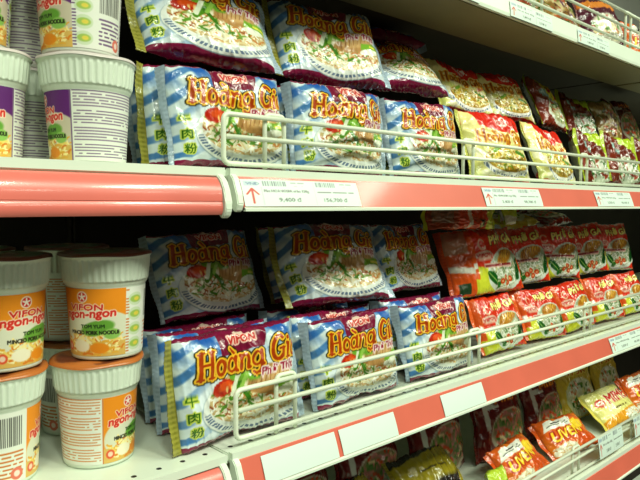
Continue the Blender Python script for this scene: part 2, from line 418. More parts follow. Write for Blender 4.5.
def art_brown(W=180, H=180):
    A = Art(W, H, 1.0, (.48, .17, .10))
    A.sd(A.poly([(.25, .55), (1.1, .45), (1.1, 1.1), (.15, 1.1)]), (.84, .80, .22), 3)
    A.sd(A.ell(.35, .60, .22, .08, -.2), (.48, .62, .60), 3); A.sd(A.ell(.62, .30, .42, .24), (.84, .86, .80), 2)
    clip = np.clip(.5 - A.ell(.62, .32, .38, .20) / A.px, 0, 1); A.sd(A.ell(.62, .32, .38, .20), (.72, .72, .55))
    A.noodles(.62, .32, .36, .18, 90, [(.92, .92, .84), (.24, .44, .14), (.5, .6, .3), (.8, .6, .3), (.75, .25, .12)], clip, .014, 9)
    A.text('Vị', .40, .66, .22, [(.035, (.95, .85, .3)), (.012, (.70, .14, .06))], .3, -.15, .4)
    A.sd(A.rect(-1, .93, 2, 2), (.74, .80, .18)); A.sd(A.rect(-1, -1, 2, .06), (.45, .14, .08))
    return A

def art_orange(W=180, H=180):
    A = Art(W, H, 1.25, (.84, .36, .10))
    A.blend(np.clip(np.sin(A.X * 8 + A.Y * 5), 0, 1) * .6, (.90, .52, .10))
    A.sd(A.poly([(.05, .62), (.85, .62), (.95, .82), (.15, .82)]), (.93, .93, .88), 2); A.dashes(.16, .67, .82, .77, 2, (.12, .12, .12), 3, .7)
    A.text('UVEN', .12, .36, .2, [(.03, (.66, .12, .06)), (.006, (.97, .83, .20))], .2, .03, .85)
    A.sd(A.ell(.95, .25, .28, .15), (.80, .30, .08), 3); A.sd(A.ell(1.0, .62, .2, .12), (.95, .80, .2), 3); A.sd(A.ell(.3, .18, .3, .11), (.86, .84, .74), 2); A.noodles(.3, .18, .26, .08, 50, NOOD, None, .012, 4)
    return A

def art_lemon(W=200, H=200):
    A = Art(W, H, 1.3, (.90, .88, .52))
    A.blend(np.clip(np.sin(A.X * 6 - A.Y * 4 + 1), 0, 1) * .6, (.96, .94, .74))
    A.sd(A.poly([(-.1, -.1), (1.4, -.1), (1.4, .36), (-.1, .24)]), (.90, .62, .14), 3)
    A.sd(A.ell(.22, .60, .13, .085), (.80, .14, .10), 2); A.sd(A.ell(.22, .60, .09, .05), (.95, .84, .76), 2); A.dashes(.15, .575, .29, .62, 1, (.8, .14, .1), 6)
    A.text('MIME', .42, .50, .21, [(.022, (.97, .94, .80)), (.008, (.74, .13, .08))], .15, .05, .75)
    A.sd(A.ell(.95, .16, .32, .12), (.9, .9, .84), 2); A.noodles(.95, .16, .28, .09, 60, NOOD, None, .012, 4)
    A.dashes(.45, .36, .85, .42, 1, (.4, .3, .1), 8)
    return A

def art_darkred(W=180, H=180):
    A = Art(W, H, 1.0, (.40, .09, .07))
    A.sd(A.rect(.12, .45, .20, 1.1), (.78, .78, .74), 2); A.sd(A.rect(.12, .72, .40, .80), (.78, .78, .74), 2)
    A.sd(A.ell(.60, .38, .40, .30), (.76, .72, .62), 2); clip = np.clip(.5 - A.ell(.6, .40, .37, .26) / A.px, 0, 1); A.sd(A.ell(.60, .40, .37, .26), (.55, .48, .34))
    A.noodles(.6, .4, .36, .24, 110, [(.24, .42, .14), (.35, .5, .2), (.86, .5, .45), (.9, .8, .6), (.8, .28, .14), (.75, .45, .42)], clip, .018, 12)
    A.text('MIẾN', .35, .78, .11, [(.02, (.45, .1, .05)), (.006, (.93, .55, .14))], .1, 0, .55)
    A.sd(A.rect(-1, -1, 2, .06), (.65, .2, .08))
    return A

def art_veg(W=180, H=180):
    A = Art(W, H, 1.0, (.78, .66, .20))
    A.sd(A.ell(.5, .40, .42, .32), (.80, .80, .64), 2); clip = np.clip(.5 - A.ell(.5, .42, .38, .28) / A.px, 0, 1)
    A.noodles(.5, .42, .36, .26, 120, [(.25, .45, .16), (.9, .88, .78), (.86, .84, .6), (.8, .4, .16), (.4, .55, .2), (.93, .93, .88)], clip, .018, 2)
    A.text('VIFON', .28, .78, .10, [(.02, (.93, .85, .4)), (.004, (.7, .3, .06))], .1, 0, .5)
    A.sd(A.rect(-1, .93, 2, 2), (.74, .78, .14)); A.sd(A.rect(-1, -1, 2, .06), (.86, .80, .25))
    return A

def art_black(W=140, H=140):
    A = Art(W, H, 1.0, (.10, .09, .08))
    A.sd(A.poly([(-.1, .40), (1.1, .55), (1.1, .95), (-.1, .80)]), (.62, .56, .12), 3); A.dashes(.15, .62, .9, .68, 1, (.2, .16, .05), 5)
    A.sd(A.ell(.5, .2, .25, .10), (.6, .15, .08), 2); A.sd(A.ell(.5, .2, .16, .05), (.85, .5, .3), 2)
    return A

def art_lime(W=100, H=100):
    A = Art(W, H, 1.0, (.72, .82, .22)); A.sd(A.poly([(-.1, -.1), (1.1, -.1), (1.1, .25), (-.1, .4)]), (.88, .9, .84), 2)
    A.dashes(.2, .55, .9, .62, 1, (.3, .35, .1), 5); return A

def art_purple(W=140, H=140):
    A = Art(W, H, 1.0, (.30, .08, .16)); A.sd(A.ell(.45, .4, .35, .25), (.8, .78, .7), 2); A.noodles(.45, .4, .3, .2, 60, NOOD + [(.7, .2, .12), (.3, .5, .2)], None, .016, 3)
    A.sd(A.rect(.0, .75, 1.1, .88), (.86, .52, .2), 2); A.sd(A.rect(-1, .93, 2, 2), (.25, .06, .14)); return A

def art_gold(W=140, H=140):
    A = Art(W, H, 1.0, (.56, .42, .20)); A.blend(np.clip(np.sin(A.X * 13 + 3 * np.sin(A.Y * 9)), 0, 1), (.80, .74, .55)); A.noodles(.5, .45, .42, .34, 90, [(.35, .2, .1), (.85, .8, .7), (.3, .4, .14), (.7, .3, .14), (.45, .3, .4)], None, .02, 5)
    A.sd(A.rect(-1, .9, 2, 2), (.5, .58, .2)); return A

# ------------------------------------------------------------------ pillow packs
def fnoise(U, V, n, fmin, fmax, rs):
    o = np.zeros_like(U)
    for _ in range(n):
        f = rs.uniform(fmin, fmax); a = rs.uniform(0, 2 * PI)
        o += np.sin(2 * PI * f * (U * math.cos(a) + V * math.sin(a)) + rs.uniform(0, 2 * PI))
    return o / math.sqrt(n)

SEAL = .012
def pillow_meshes(art, w, h, T, NU, NV, seed, crumple=1.0, edge=None, back=(.72, .74, .74), seal_a=(.62, .60, .25), seal_b=(.40, .40, .10), seal_c=None, flare=.025, fold=False):
    """wrapper tube printed all round, and two crimped end seals; front faces -y, base at z=0"""
    rs = np.random.RandomState(seed); NB = max(NV // 4, 14)
    xs = np.linspace(-1, 1, NU)
    ph = np.concatenate([np.linspace(-PI / 2, PI / 2, NV), np.linspace(PI / 2, 3 * PI / 2, NB + 2)[1:-1]])
    XX, PH = np.meshgrid(xs, ph, indexing='ij'); ax = np.abs(XX)
    Tu = (T / 2) * np.clip(1 - ax ** 3.2, 0, 1) ** .6 + .0008
    Hu = h / 2 * (1 + flare * ax ** 4)
    s, c = np.sin(PH), np.cos(PH)
    zz = np.sign(s) * np.abs(s) ** .72; yy = -np.sign(c) * np.abs(c) ** .62
    V01 = (zz + 1) / 2
    d = .0016 * fnoise(XX, V01 * .8, 7, .3, 1.1, rs)
    d += .0011 * crumple * (1 - 2 * np.abs(fnoise(XX, V01, 4, .8, 2.2, rs)).clip(0, 1.0))
    d += .0007 * crumple * (1 - 2 * np.abs(fnoise(XX * 1.3, V01, 4, 2.0, 5.0, rs)).clip(0, 1.0))
    puck = np.sin(V01 * rs.uniform(26, 34) + 2.2 * fnoise(XX, V01, 3, .5, 1.5, rs)) * np.exp(-(1 - ax) / .10) * np.clip((1 - ax) * 14, 0, 1)
    d += .0026 * crumple * puck
    thick = np.clip(Tu / (T / 2), 0, 1)
    Y = yy * (Tu + d * (.3 + .7 * thick))
    Z = zz * (Hu + d * .8)
    X = XX * (w / 2 - SEAL) + .0022 * crumple * fnoise(V01, V01 * 0 + seed, 3, .6, 1.8, rs) * ax
    # bend of the whole pack (sag)
    bend = .004 * crumple * fnoise(XX, V01 * .3, 2, .3, .7, rs)
    Y = Y + bend
    Z = Z + h / 2 * (1 + flare)
    # print: arc length along the front at mid width
    mid = NU // 2
    yf, zf = (yy * T / 2)[mid, :NV], (zz * h / 2)[mid, :NV]
    L = np.concatenate([[0], np.cumsum(np.hypot(np.diff(yf), np.diff(zf)))]); L /= L[-1]
    C = np.empty((NU, len(ph), 3))
    C[:, :NV] = art.sample(((XX[:, :NV] + 1) / 2), np.repeat(L[None], NU, 0))
    tb = np.linspace(1, 0, NB + 2)[1:-1]
    e = np.asarray(edge if edge is not None else art.a[-3, art.W // 2])
    bk = np.where((np.abs(tb - .5) > .22)[:, None], e, np.asarray(back))
    C[:, NV:] = bk[None]
    body = grid_mesh('wrapper', np.stack([X, Y, Z], -1), C, wrap_v=True)
    seals = []
    for sgn in (-1, 1):
        col = 0 if sgn < 0 else NU - 1
        nz, nx = 90, 7
        hz = h / 2 * (1 + flare) * 1.0
        t = np.linspace(-1, 1, nz)
        zc = t * hz + h / 2 * (1 + flare)
        yc = np.interp(t, zz[mid, :NV], bend[col, :NV]) + .0
        x0 = np.interp(t, zz[mid, :NV], X[col, :NV])
        Vt = np.zeros((nx, nz * 2, 3)); Ct = np.zeros((nx, nz * 2, 3))
        curl = rs.uniform(-.006, .003) if sgn < 0 else rs.uniform(.004, .009)
        for i in range(nx):
            f = i / (nx - 1)
            zig = (.0010 * np.abs(((t * 22) % 2) - 1)) * f
            ff = fold and sgn < 0
            xx = x0 + sgn * ((SEAL * f * (.35 if ff else 1)) + zig - .0008)
            yw = yc + (.010 if ff else curl) * f ** 1.5 * (1 + .6 * t) + .0007 * np.sin(f * 16) + .0018 * np.sin(t * 7 + seed) * f
            for side, off in ((0, -.0005), (1, .0005)):
                sl = slice(0, nz) if side == 0 else slice(nz, 2 * nz)
                o = 1 if side == 0 else -1
                Vt[i, sl, 0] = xx[::o]; Vt[i, sl, 1] = (yw + off)[::o]; Vt[i, sl, 2] = zc[::o]
            pat = (np.sin(t * 70) * .5 + .5) * (1 - abs(f - .5) * 1.6)
            sa, sb = (seal_a, seal_b) if ((sgn < 0 and not fold) or seal_c is None) else (seal_c, tuple(.8 * q for q in seal_c))
            cc = np.asarray(sa) * (1 - pat[:, None].clip(0, 1) * .8) + np.asarray(sb) * (pat[:, None].clip(0, 1) * .8)
            Ct[i, :nz] = cc; Ct[i, nz:] = cc[::-1]
        seals.append(grid_mesh('end_seal', Vt, Ct, wrap_v=True))
    return body, seals

KIND = {}
def kind(name, *a, **k): KIND[name] = pillow_meshes(*a, **k)

A_BEEF = art_beef()
for i in range(5): kind('beef%d' % i, A_BEEF, .192, .122, .046, 250, 190, 20 + i, 1.0, edge=(.48, .08, .23), seal_c=(.66, .74, .80), fold=i in (0, 1, 2))
A_Y = art_yellow()
for i in range(2): kind('yellow%d' % i, A_Y, .20, .128, .044, 170, 120, 40 + i, 1.5, edge=(.86, .15, .09), seal_a=(.80, .80, .40), seal_b=(.6, .62, .2))
A_C = art_chicken()
for i in range(3): kind('chicken%d' % i, A_C, .185, .135, .044, 170, 120, 50 + i, 1.3, edge=(.82, .18, .08), seal_a=(.88, .40, .16), seal_b=(.78, .26, .1), back=(.9, .42, .18))
def art_side(W=300, H=220):
    A = Art(W, H, 1.3, (.82, .17, .05)); src = A_C
    A.a = np.where((A.X > .28)[..., None], src.sample((A.X - .28) / 1.02, A.Y), np.asarray((.80, .30, .08)))
    A.sd(A.poly([(-.1, .42), (.29, .34), (.29, .42), (-.1, .50)]), (.88, .86, .80), 2); A.sd(A.poly([(-.1, .62), (.26, .62), (.27, .90), (-.1, .92)]), (.66, .46, .34), 4)
    A.sd(A.rect(.05, .10, .20, .24), (.12, .22, .12), 2); A.sd(A.rect(-1, -1, .25, .06), (.74, .74, .18))
    return A
kind('chicken_side', art_side(), .235, .135, .046, 190, 120, 57, 1.3, edge=(.80, .16, .06), seal_a=(.84, .32, .1), seal_b=(.74, .22, .06), back=(.9, .42, .18), fold=True)
def art_flat(W=240, H=100):
    A = Art(W, H, 2.4, (.82, .26, .07)); A.sd(A.poly([(-.1, -.1), (.9, -.1), (.75, 1.1), (-.1, 1.1)]), (.62, .26, .12), 6); A.sd(A.poly([(.1, .35), (.7, .30), (.7, .8), (.1, .85)]), (.52, .38, .30), 3)
    A.sd(A.rect(1.15, .08, 1.30, .80), (.90, .88, .82), 2); A.sd(A.rect(1.62, .08, 1.86, .40), (.12, .22, .14), 2); A.sd(A.rect(1.68, .14, 1.80, .34), (.5, .6, .3), 2)
    A.sd(A.poly([(2.05, -.1), (2.6, -.1), (2.6, 1.1), (1.9, 1.1)]), (.78, .84, .20), 4); return A
kind('flat', art_flat(), .215, .052, .050, 110, 60, 58, 2.4, edge=(.70, .16, .06), seal_a=(.78, .84, .22), seal_b=(.66, .74, .1), flare=.12)
for i, A_BR in enumerate((art_brown_tip(), art_brown())): kind('brown%d' % i, A_BR, .17, .135, .044, 110, 80, 60 + i, 2.2, edge=(.50, .18, .10), seal_a=(.72, .80, .22), seal_b=(.60, .66, .12))
kind('orange', art_orange(), .19, .10, .045, 110, 80, 71, 1.6, edge=(.86, .45, .1), seal_a=(.85, .36, .1), seal_b=(.7, .2, .06))
kind('lemon', art_lemon(), .21, .11, .045, 120, 80, 72, 1.4, edge=(.92, .88, .5), seal_a=(.9, .86, .4), seal_b=(.8, .7, .2))
kind('darkred', art_darkred(), .18, .14, .04, 110, 80, 73, 1.6, edge=(.36, .07, .06), seal_a=(.4, .1, .07), seal_b=(.3, .06, .05))
kind('veg', art_veg(), .18, .14, .04, 110, 80, 74, 2.0, edge=(.8, .74, .25), seal_a=(.8, .74, .3), seal_b=(.7, .6, .2))
kind('black', art_black(), .17, .12, .04, 80, 60, 75, 1.6, edge=(.1, .09, .08), seal_a=(.6, .55, .15), seal_b=(.4, .35, .1))
kind('lime', art_lime(), .13, .10, .04, 70, 50, 76, 2.0, edge=(.72, .82, .22), seal_a=(.76, .85, .25), seal_b=(.6, .7, .1))
kind('purple', art_purple(), .17, .13, .042, 80, 60, 77, 1.6, edge=(.28, .07, .15), seal_a=(.5, .3, .3), seal_b=(.3, .1, .15))
kind('gold', art_gold(), .17, .13, .042, 80, 60, 78, 2.4, edge=(.5, .45, .2), seal_a=(.62, .6, .35), seal_b=(.5, .4, .2))

def pack(kd, x, y, z, label, group, lean=8, yaw=0, roll=0, sc_=1.0, cat='noodle packet'):
    """base centre at (x,y,z); lean back in degrees"""
    z += .018 * math.sin(math.radians(min(lean, 60))) * sc_
    r = empty('noodle_packet', label, cat, (x, y, z), (math.radians(-lean), math.radians(roll), math.radians(yaw)), group)
    r.scale = (sc_,) * 3
    body, seals = KIND[kd]
    link('wrapper', body, M_FILM, r)
    for s in seals: link('end_seal', s, M_FILM, r)
    return r

# ------------------------------------------------------------------ cups
CUP_PROF = [(.0385, .0), (.0395, .003), (.0395, .005)]
def lathe(name, prof, seg, mat, parent, rib=None):
    n = len(prof); th = np.linspace(0, 2 * PI, seg, endpoint=False)
    V = np.zeros((n, seg, 3))
    for i, (r, z) in enumerate(prof):
        rr = np.full(seg, r)
        if rib and rib[0] < z < rib[1]: rr = rr + .0009 * np.sign(np.cos(th * 44)) * np.clip(min(z - rib[0], rib[1] - z) / .002, 0, 1)
        V[i, :, 0] = rr * np.cos(th); V[i, :, 1] = rr * np.sin(th); V[i, :, 2] = z
    me = grid_mesh(name, V, None, wrap_v=True); return me

def r_body(z): return .0386 + (.0434 - .0386) * (z / .079)
def cup_profile():
    p = [(.0001, .0035), (.034, .0035), (.036, .0), (.0382, .0005), (.0386, .003)]
    p += [(r_body(z) - .0002, z) for z in np.linspace(.006, .078, 8)]
    p += [(.0440, .0795), (.0454, .0815), (.0461, .084)] + [(.0461 + .0026 * k / 7, .084 + .024 * k / 7) for k in range(8)]
    p += [(.0495, .1095), (.0505, .1105), (.0511, .1125), (.0505, .1140), (.0482, .1142), (.0001, .1138)]
    return p
CUP_ME = None
def cup_body_mesh():
    p = cup_profile(); fine = []
    for (r0, z0), (r1, z1) in zip(p[:-1], p[1:]): fine += [(r0, z0)] if abs(z1 - z0) < .003 else [(r0 + (r1 - r0) * t, z0 + (z1 - z0) * t) for t in (0, .5)]
    fine.append(p[-1])
    return lathe('cup_body', fine, 352, None, None, rib=(.0835, .1085))

def lid_mesh(seed, c0, c1, rim=None):
    rs = np.random.RandomState(seed); nr, ns = 14, 72
    th = np.linspace(0, 2 * PI, ns, endpoint=False); rr = np.concatenate([np.linspace(.0001, .0509, nr - 1), [.0517]])
    R, Tt = np.meshgrid(rr, th, indexing='ij')
    Z = .1146 + .0022 * (1 - (R / .0518) ** 2) + .0006 * np.sin(Tt * 5 + R * 200 + seed); Z[-1] -= .0030
    C = np.empty(R.shape + (3,)); m = (np.sin(Tt * 3 + R * 90 + seed) > .2)[..., None]
    C[:] = np.where(m, np.asarray(c0), np.asarray(c1)); C[-3:] = c0 if rim is None else rim
    return grid_mesh('lid', np.stack([R * np.cos(Tt), R * np.sin(Tt), Z], -1), C, wrap_v=True)

def sleeve_art(main, panels, W=760, H=190):
    """unwrapped label: panels is a list of (what, width share)"""
    asp = 3.55; A = Art(W, H, asp, (.90, .91, .86)); orange = main == 'o'
    ink = (.80, .45, .16) if orange else (.42, .30, .46)
    x = 0.0
    for what, sh in panels:
        w = sh * asp; x1 = x + w; clip = ((A.X >= x) & (A.X < x1)).astype(float)
        if what == 'pic':
            top = (.93, .56, .12) if orange else (.38, .16, .44)
            A.blend(clip, top)
            A.sd(A.ell(x + w * .62, .30, w * .62, .40, -.1), (.86, .86, .76) if orange else (.80, .76, .66), 3, clip)
            A.blend(clip * (A.Y < .22), (.86, .70, .36))
            A.noodles(x + w * .55, .20, w * .46, .19, 150, [(.94, .82, .42), (.90, .66, .22), (.96, .92, .68), (.86, .50, .14), (.98, .9, .6)], clip, .014, 4)
            A.sd(A.ell(x + w * .60, .42, w * .24, .11, .2), (.40, .62, .22), 4, clip); A.sd(A.ell(x + w * .80, .33, w * .12, .08), (.55, .74, .35), 3, clip)
            A.sd(A.ell(x + w * .34, .15, w * .14, .09), (.95, .92, .80), 3, clip); A.sd(A.ell(x + w * .62, .12, w * .14, .08), (.92, .55, .12), 3, clip)
            cx = x + w * .40
            A.sd(A.ell(cx, .88, .085, .085), (.95, .90, .84), 2, clip); A.sd(A.ell(cx, .88, .068, .068), (.82, .16, .12), 2, clip)
            for k in range(5):
                a0 = PI / 2 + k * 2 * PI / 5; A.line([(cx, .88), (cx + .05 * math.cos(a0), .88 + .05 * math.sin(a0))], .012, (.96, .92, .86))
            A.text('VIFON', x + w * .18, .685, .085, [(.016, (.95, .86, .74)), (.005, (.82, .15, .11))], .05, 0, w * .50)
            A.text('ngon-ngon', x + w * .07, .52, .12, [(.018, (.97, .88, .78)), (.007, (.84, .18, .13))], .12, .04, w * .78)
            A.text('TOM YUM', x + w * .36, .42, .05, [(.004, (.10, .20, .06))], 0, 0, w * .34)
            A.text('MINCED PORK NOODLE', x + w * .16, .325, .055, [(.004, (.10, .10, .05))], 0, 0, w * .74)
            A.sd(A.ell(x + .10, .13, .07, .07), (.88, .34, .2), 2, clip); A.sd(A.ell(x + .10, .13, .04, .04), (.94, .8, .7), 2, clip)
        elif what == 'icons':
            for k in range(4):
                yy = .14 + k * .225; A.sd(A.ell(x + w * .5, yy, w * .40, .10), (.80, .86, .72), 2); A.sd(A.ell(x + w * .5, yy, w * .30, .055), (.62, .74, .34), 2); A.sd(A.ell(x + w * .55, yy, w * .15, .03), (.88, .80, .3), 2)
            A.dashes(x + .01, .02, x + .05, .98, 22, ink, 3, .9)
        elif what == 'bar':
            g = random.Random(3); xx = x + w * .12
            while xx < x + w * .88:
                b = g.uniform(.006, .018); A.sd(A.rect(xx, .52, xx + b, .93), (.22, .22, .2)); xx += b + g.uniform(.008, .018)
            A.dashes(x + w * .12, .06, x + w * .9, .46, 7, ink, 9, .85)
            A.sd(A.ell(x + w * .75, .12, .09, .09), (.88, .45, .36), 2); A.sd(A.ell(x + w * .75, .12, .045, .045), (.95, .85, .8), 2)
        else:
            A.sd(A.rect(x, 0, x + .018, 1), ink); A.sd(A.rect(x1 - .018, 0, x1, 1), ink)
            for k in range(4): A.dashes(x + .05, .04 + .24 * k, x1 - .05, .04 + .24 * k + .21, 5, ink, 3 + k, .93, .36)
            A.sd(A.rect(x + .03, .985, x1 - .03, 1), ink)
        x = x1
    return A

def sleeve_mesh(A):
    ns, nz = 560, 120; z = np.linspace(.0045, .0775, nz); th = np.linspace(0, 2 * PI, ns)
    TH_, ZZ = np.meshgrid(th, z, indexing='ij'); R = r_body(ZZ) + .0003
    V = np.stack([R * np.cos(TH_), R * np.sin(TH_), ZZ], -1)
    C = A.sample(TH_ / (2 * PI), (ZZ - z[0]) / (z[-1] - z[0]))
    return grid_mesh('label_sleeve', V, C)

CUP_ME = cup_body_mesh()
SL = {}
SL['p1'] = sleeve_mesh(sleeve_art('p', [('pic', .24), ('text', .36), ('icons', .12), ('bar', .14), ('plain', .14)]))
SL['p2'] = sleeve_mesh(sleeve_art('p', [('pic', .28), ('icons', .09), ('bar', .15), ('text', .32), ('plain', .16)]))
SL['o1'] = sleeve_mesh(sleeve_art('o', [('pic', .30), ('icons', .10), ('bar', .15), ('text', .27), ('plain', .18)]))
SL['o2'] = sleeve_mesh(sleeve_art('o', [('text', .26), ('pic', .28), ('icons', .12), ('plain', .16), ('bar', .18)]))
SL['o3'] = sleeve_mesh(sleeve_art('o', [('bar', .16), ('pic', .28), ('icons', .12), ('text', .28), ('plain', .16)]))
LID = {'o': lid_mesh(1, (.74, .42, .18), (.45, .22, .13)), 'p': lid_mesh(2, (.60, .22, .34), (.45, .16, .30), (.84, .80, .78)), 'd': lid_mesh(4, (.42, .22, .16), (.25, .34, .18))}
M_LID = printed('foil_lid', .3, .6, 40, .25, .002)

def cup(x, y, z, sleeve, face_u, lid, label, group):
    """face_u: the share of the label turned towards the camera"""
    to = math.atan2(EYE.y - y, EYE.x - x)
    rz = to - face_u * 2 * PI
    r = empty('noodle_cup', label, 'noodle cup', (x, y, z), (0, 0, rz), group)
    r.scale = (1, 1, 1.025 if sleeve[0] == 'o' else .985)
    link('cup_body', CUP_ME, M_CUP, r)
    link('label_sleeve', SL[sleeve], M_SLEEVE, r)
    link('lid', LID[lid], M_LID, r)
    return r

# ------------------------------------------------------------------ the place
Z_TOP, Z_MID, Z_LOW, Z_BOT = 1.712, 1.392, 1.060, .757
YF = .600; YB = 1.06
XJ = .399; XR = 1.770

fl = bm_obj('floor', box_bm(-2.5, 5.0, -4.0, 1.6, -.05, 0), M_FLOOR); fl['kind'] = 'structure'
ce = bm_obj('ceiling', box_bm(-2.5, 5.0, -4.0, 1.6, 2.95, 3.0), M_CEIL); ce['kind'] = 'structure'
wb = bm_obj('wall_back', box_bm(-2.5, 5.0, 1.5, 1.6, 0, 2.95), M_CEIL); wb['kind'] = 'structure'

def unit(x0, x1, label):
    u = empty('shelving_unit', label, 'shelving', (x0, YB, 0))
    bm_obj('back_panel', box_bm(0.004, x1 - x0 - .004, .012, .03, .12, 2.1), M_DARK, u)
    for xx in (0.0, x1 - x0 - .003):
        bm_obj('upright', box_bm(xx, xx + .003, -.0, .06, 0, 2.12, .0005), M_SHADE, u)  # white steel, coloured dark for the shade at the back
    bm_obj('base', box_bm(0.004, x1 - x0 - .004, -.40, .05, 0.0, .12, .004), M_STEEL, u)
unit(XJ - 1.36, XJ, 'shelving unit on the left holding the stacked noodle cups')
unit(XJ + .003, XR, 'shelving unit in the middle with wire fences and noodle packets')
unit(XR + .003, XR + 1.36, 'shelving unit at the far right beyond the middle one')

def bumper_profile():
    p = []; y, z = -.0065, -.0100; n = 30; dz = -.0265 / n
    for k in range(n + 1):
        p.append((y, z)); a = math.radians(52 * (1 - k / n) ** 1.6 + 2); y -= math.tan(a) * -dz; z += dz
    y += .0008; p.append((y, z))
    for k in range(13):
        a = math.radians(28 - 5.5 * k); y -= math.tan(a) * .0011; z -= .0011; p.append((y, z))
    p += [(y + .004, z), (y + .004, z + .004), (-.004, -.0135), (-.004, -.0100)]
    return p

def shelf(x0, x1, z, label, style='tags', under=False, depth=None):
    """one steel shelf: deck with front lip, rail on the front, rounded end caps"""
    o = empty('shelf', label, 'shelf', (x0, YF, z))
    L = x1 - x0; d = YB - YF - .002
    bm_obj('deck', box_bm(.0, L, .0, d, -.010, 0, .0015), M_DECK, o)
    # front nose of the deck
    bm_obj('front_lip', prism_bm([(-.006, .0012), (.002, .0012), (.002, -.012), (-.006, -.008)], .002, L - .002), M_STEEL, o)
    if style == 'bumper':
        pr = [(-.002, -.009)]
        prof = bumper_profile()
        bm_obj('bumper_rail', prism_bm(prof, .003, L - .014), M_BUMP, o)
        e = L - .013
        cap = [(0, -.004), (-.007, -.007), (-.014, -.013), (-.0195, -.023), (-.023, -.038), (-.0235, -.047), (-.020, -.0535), (-.014, -.056), (-.008, -.052), (0, -.02)]
    else:
        rail_m = M_RED if style == 'tags' else M_STEEL
        prof = [(-.006, -.008), (-.0075, -.0085), (-.0205, -.0435), (-.0215, -.0465), (-.019, -.047), (-.004, -.010)]
        if style == 'plain': prof = [(-.006, -.002), (-.0075, -.0025), (-.0105, -.028), (-.010, -.0335), (-.004, -.0335), (-.004, -.004)]
        bm_obj('price_rail', prism_bm(prof, .011, L - .004), rail_m, o)
        if style == 'tags':
            bm_obj('rail_edge', prism_bm([(-.0205, -.0435), (-.0235, -.0450), (-.0235, -.0480), (-.0190, -.0480), (-.0185, -.0440)], .011, L - .004), M_STEEL, o)
        e = .0015
        cap = [(0, -.004), (-.007, -.006), (-.012, -.011), (-.019, -.028), (-.0215, -.040), (-.018, -.048), (-.013, -.049), (-.006, -.042), (0, -.02)]
    if style != 'plain':
        b = prism_bm(cap, e, e + .009); bmesh.ops.bevel(b, geom=list(b.edges), offset=.0012, segments=2, affect='EDGES')
        bm_obj('end_bracket', b, M_STEEL, o)
    # stiffening pan below the deck
    if under:
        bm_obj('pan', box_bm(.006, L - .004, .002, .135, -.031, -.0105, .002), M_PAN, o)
        bm_obj('rear_pan', box_bm(.006, L - .004, .135, d - .01, -.016, -.0105, .001), M_SHADE, o)  # same paint as the pan; its shade is put into the dark colour
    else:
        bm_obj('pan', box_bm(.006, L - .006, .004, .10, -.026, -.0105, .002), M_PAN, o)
    return o

shelf(XJ - 1.36, XJ, Z_MID, 'shelf with a pink red rounded bumper under the purple cups', 'bumper')
shelf(XJ - 1.36, XJ, Z_LOW, 'shelf at lower left carrying the orange noodle cups', 'bumper')
shelf(XJ + .003, XR, Z_TOP, 'topmost pale green white shelf at upper right seen from below', 'plain', under=True)
shelf(XJ + .003, XR, Z_MID, 'middle shelf with salmon price rail and printed white tags')
shelf(XJ + .003, XR, Z_LOW, 'lower shelf with red price rail and three blank white tags')
shelf(XJ + .003, XR, Z_BOT, 'lowest visible shelf at the bottom right corner')
shelf(XR + .003, XR + 1.36, Z_TOP, 'next section of the topmost shelf at the right edge', 'plain', under=True)
shelf(XR + .003, XR + 1.36, Z_MID, 'next section of the middle shelf past the right edge')
shelf(XR + .003, XR + 1.36, Z_LOW, 'next section of the lower shelf past the right edge')

def fence(x0, x1, z, h, pairs, label, y=YF + .004, r=.0031, z0=.0045):
    o = empty('wire_fence', label, 'wire fence', (x0, y, z))
    L = x1 - x0
    z1 = h
    loop = [(.10, 0, z1), (0, 0, z1), (0, 0, z0), (.10, 0, z0)]
    zm = (z0 + z1) / 2 + .003
    bm_obj('end_loop', tube_bm(round_path(loop, .009), r), M_WIRE, o, True)
    loop2 = [(L - .10, 0, z1), (L, 0, z1), (L, 0, z0), (L - .10, 0, z0)]
    bm_obj('end_loop', tube_bm(round_path(loop2, .009), r), M_WIRE, o, True)
    bm_obj('top_rail', tube_bm([(.10, 0, z1), (L - .10, 0, z1)], r), M_WIRE, o, True)
    bm_obj('middle_rail', tube_bm([(.006, .0035, zm), (L - .006, .0035, zm)], r), M_WIRE, o, True)
    bm_obj('bottom_rail', tube_bm([(.10, 0, z0), (L - .10, 0, z0)], r), M_WIRE, o, True)
    for a, b in pairs:
        a -= x0; b -= x0
        bm_obj('upright_loop', tube_bm(round_path([(a, .005, .0032), (a, .005, z1 + .005), (b, .005, z1 + .005), (b, .005, .0032)], .008), r * .92), M_WIRE, o, True)
    return o
fence(.402, 1.758, Z_MID, .064, [(.465, .495), (.879, .908), (1.309, 1.338)], 'white wire fence along the middle shelf', z0=.007)
fence(.416, 1.758, Z_LOW, .071, [(.481, .512), (.904, .934), (1.342, 1.372)], 'white wire fence along the lower shelf before the beef packets', z0=.012)
fence(.418, 1.758, Z_BOT, .062, [(.50, .53), (.90, .93), (1.30, 1.33), (1.62, 1.65)], 'white wire fence on the lowest shelf at bottom right', z0=.010)
fence(.418, 1.598, Z_TOP, .085, [(1.10, 1.13), (1.52, 1.55)], 'white wire fence on the topmost shelf, rounded end at the upper right', z0=.017)

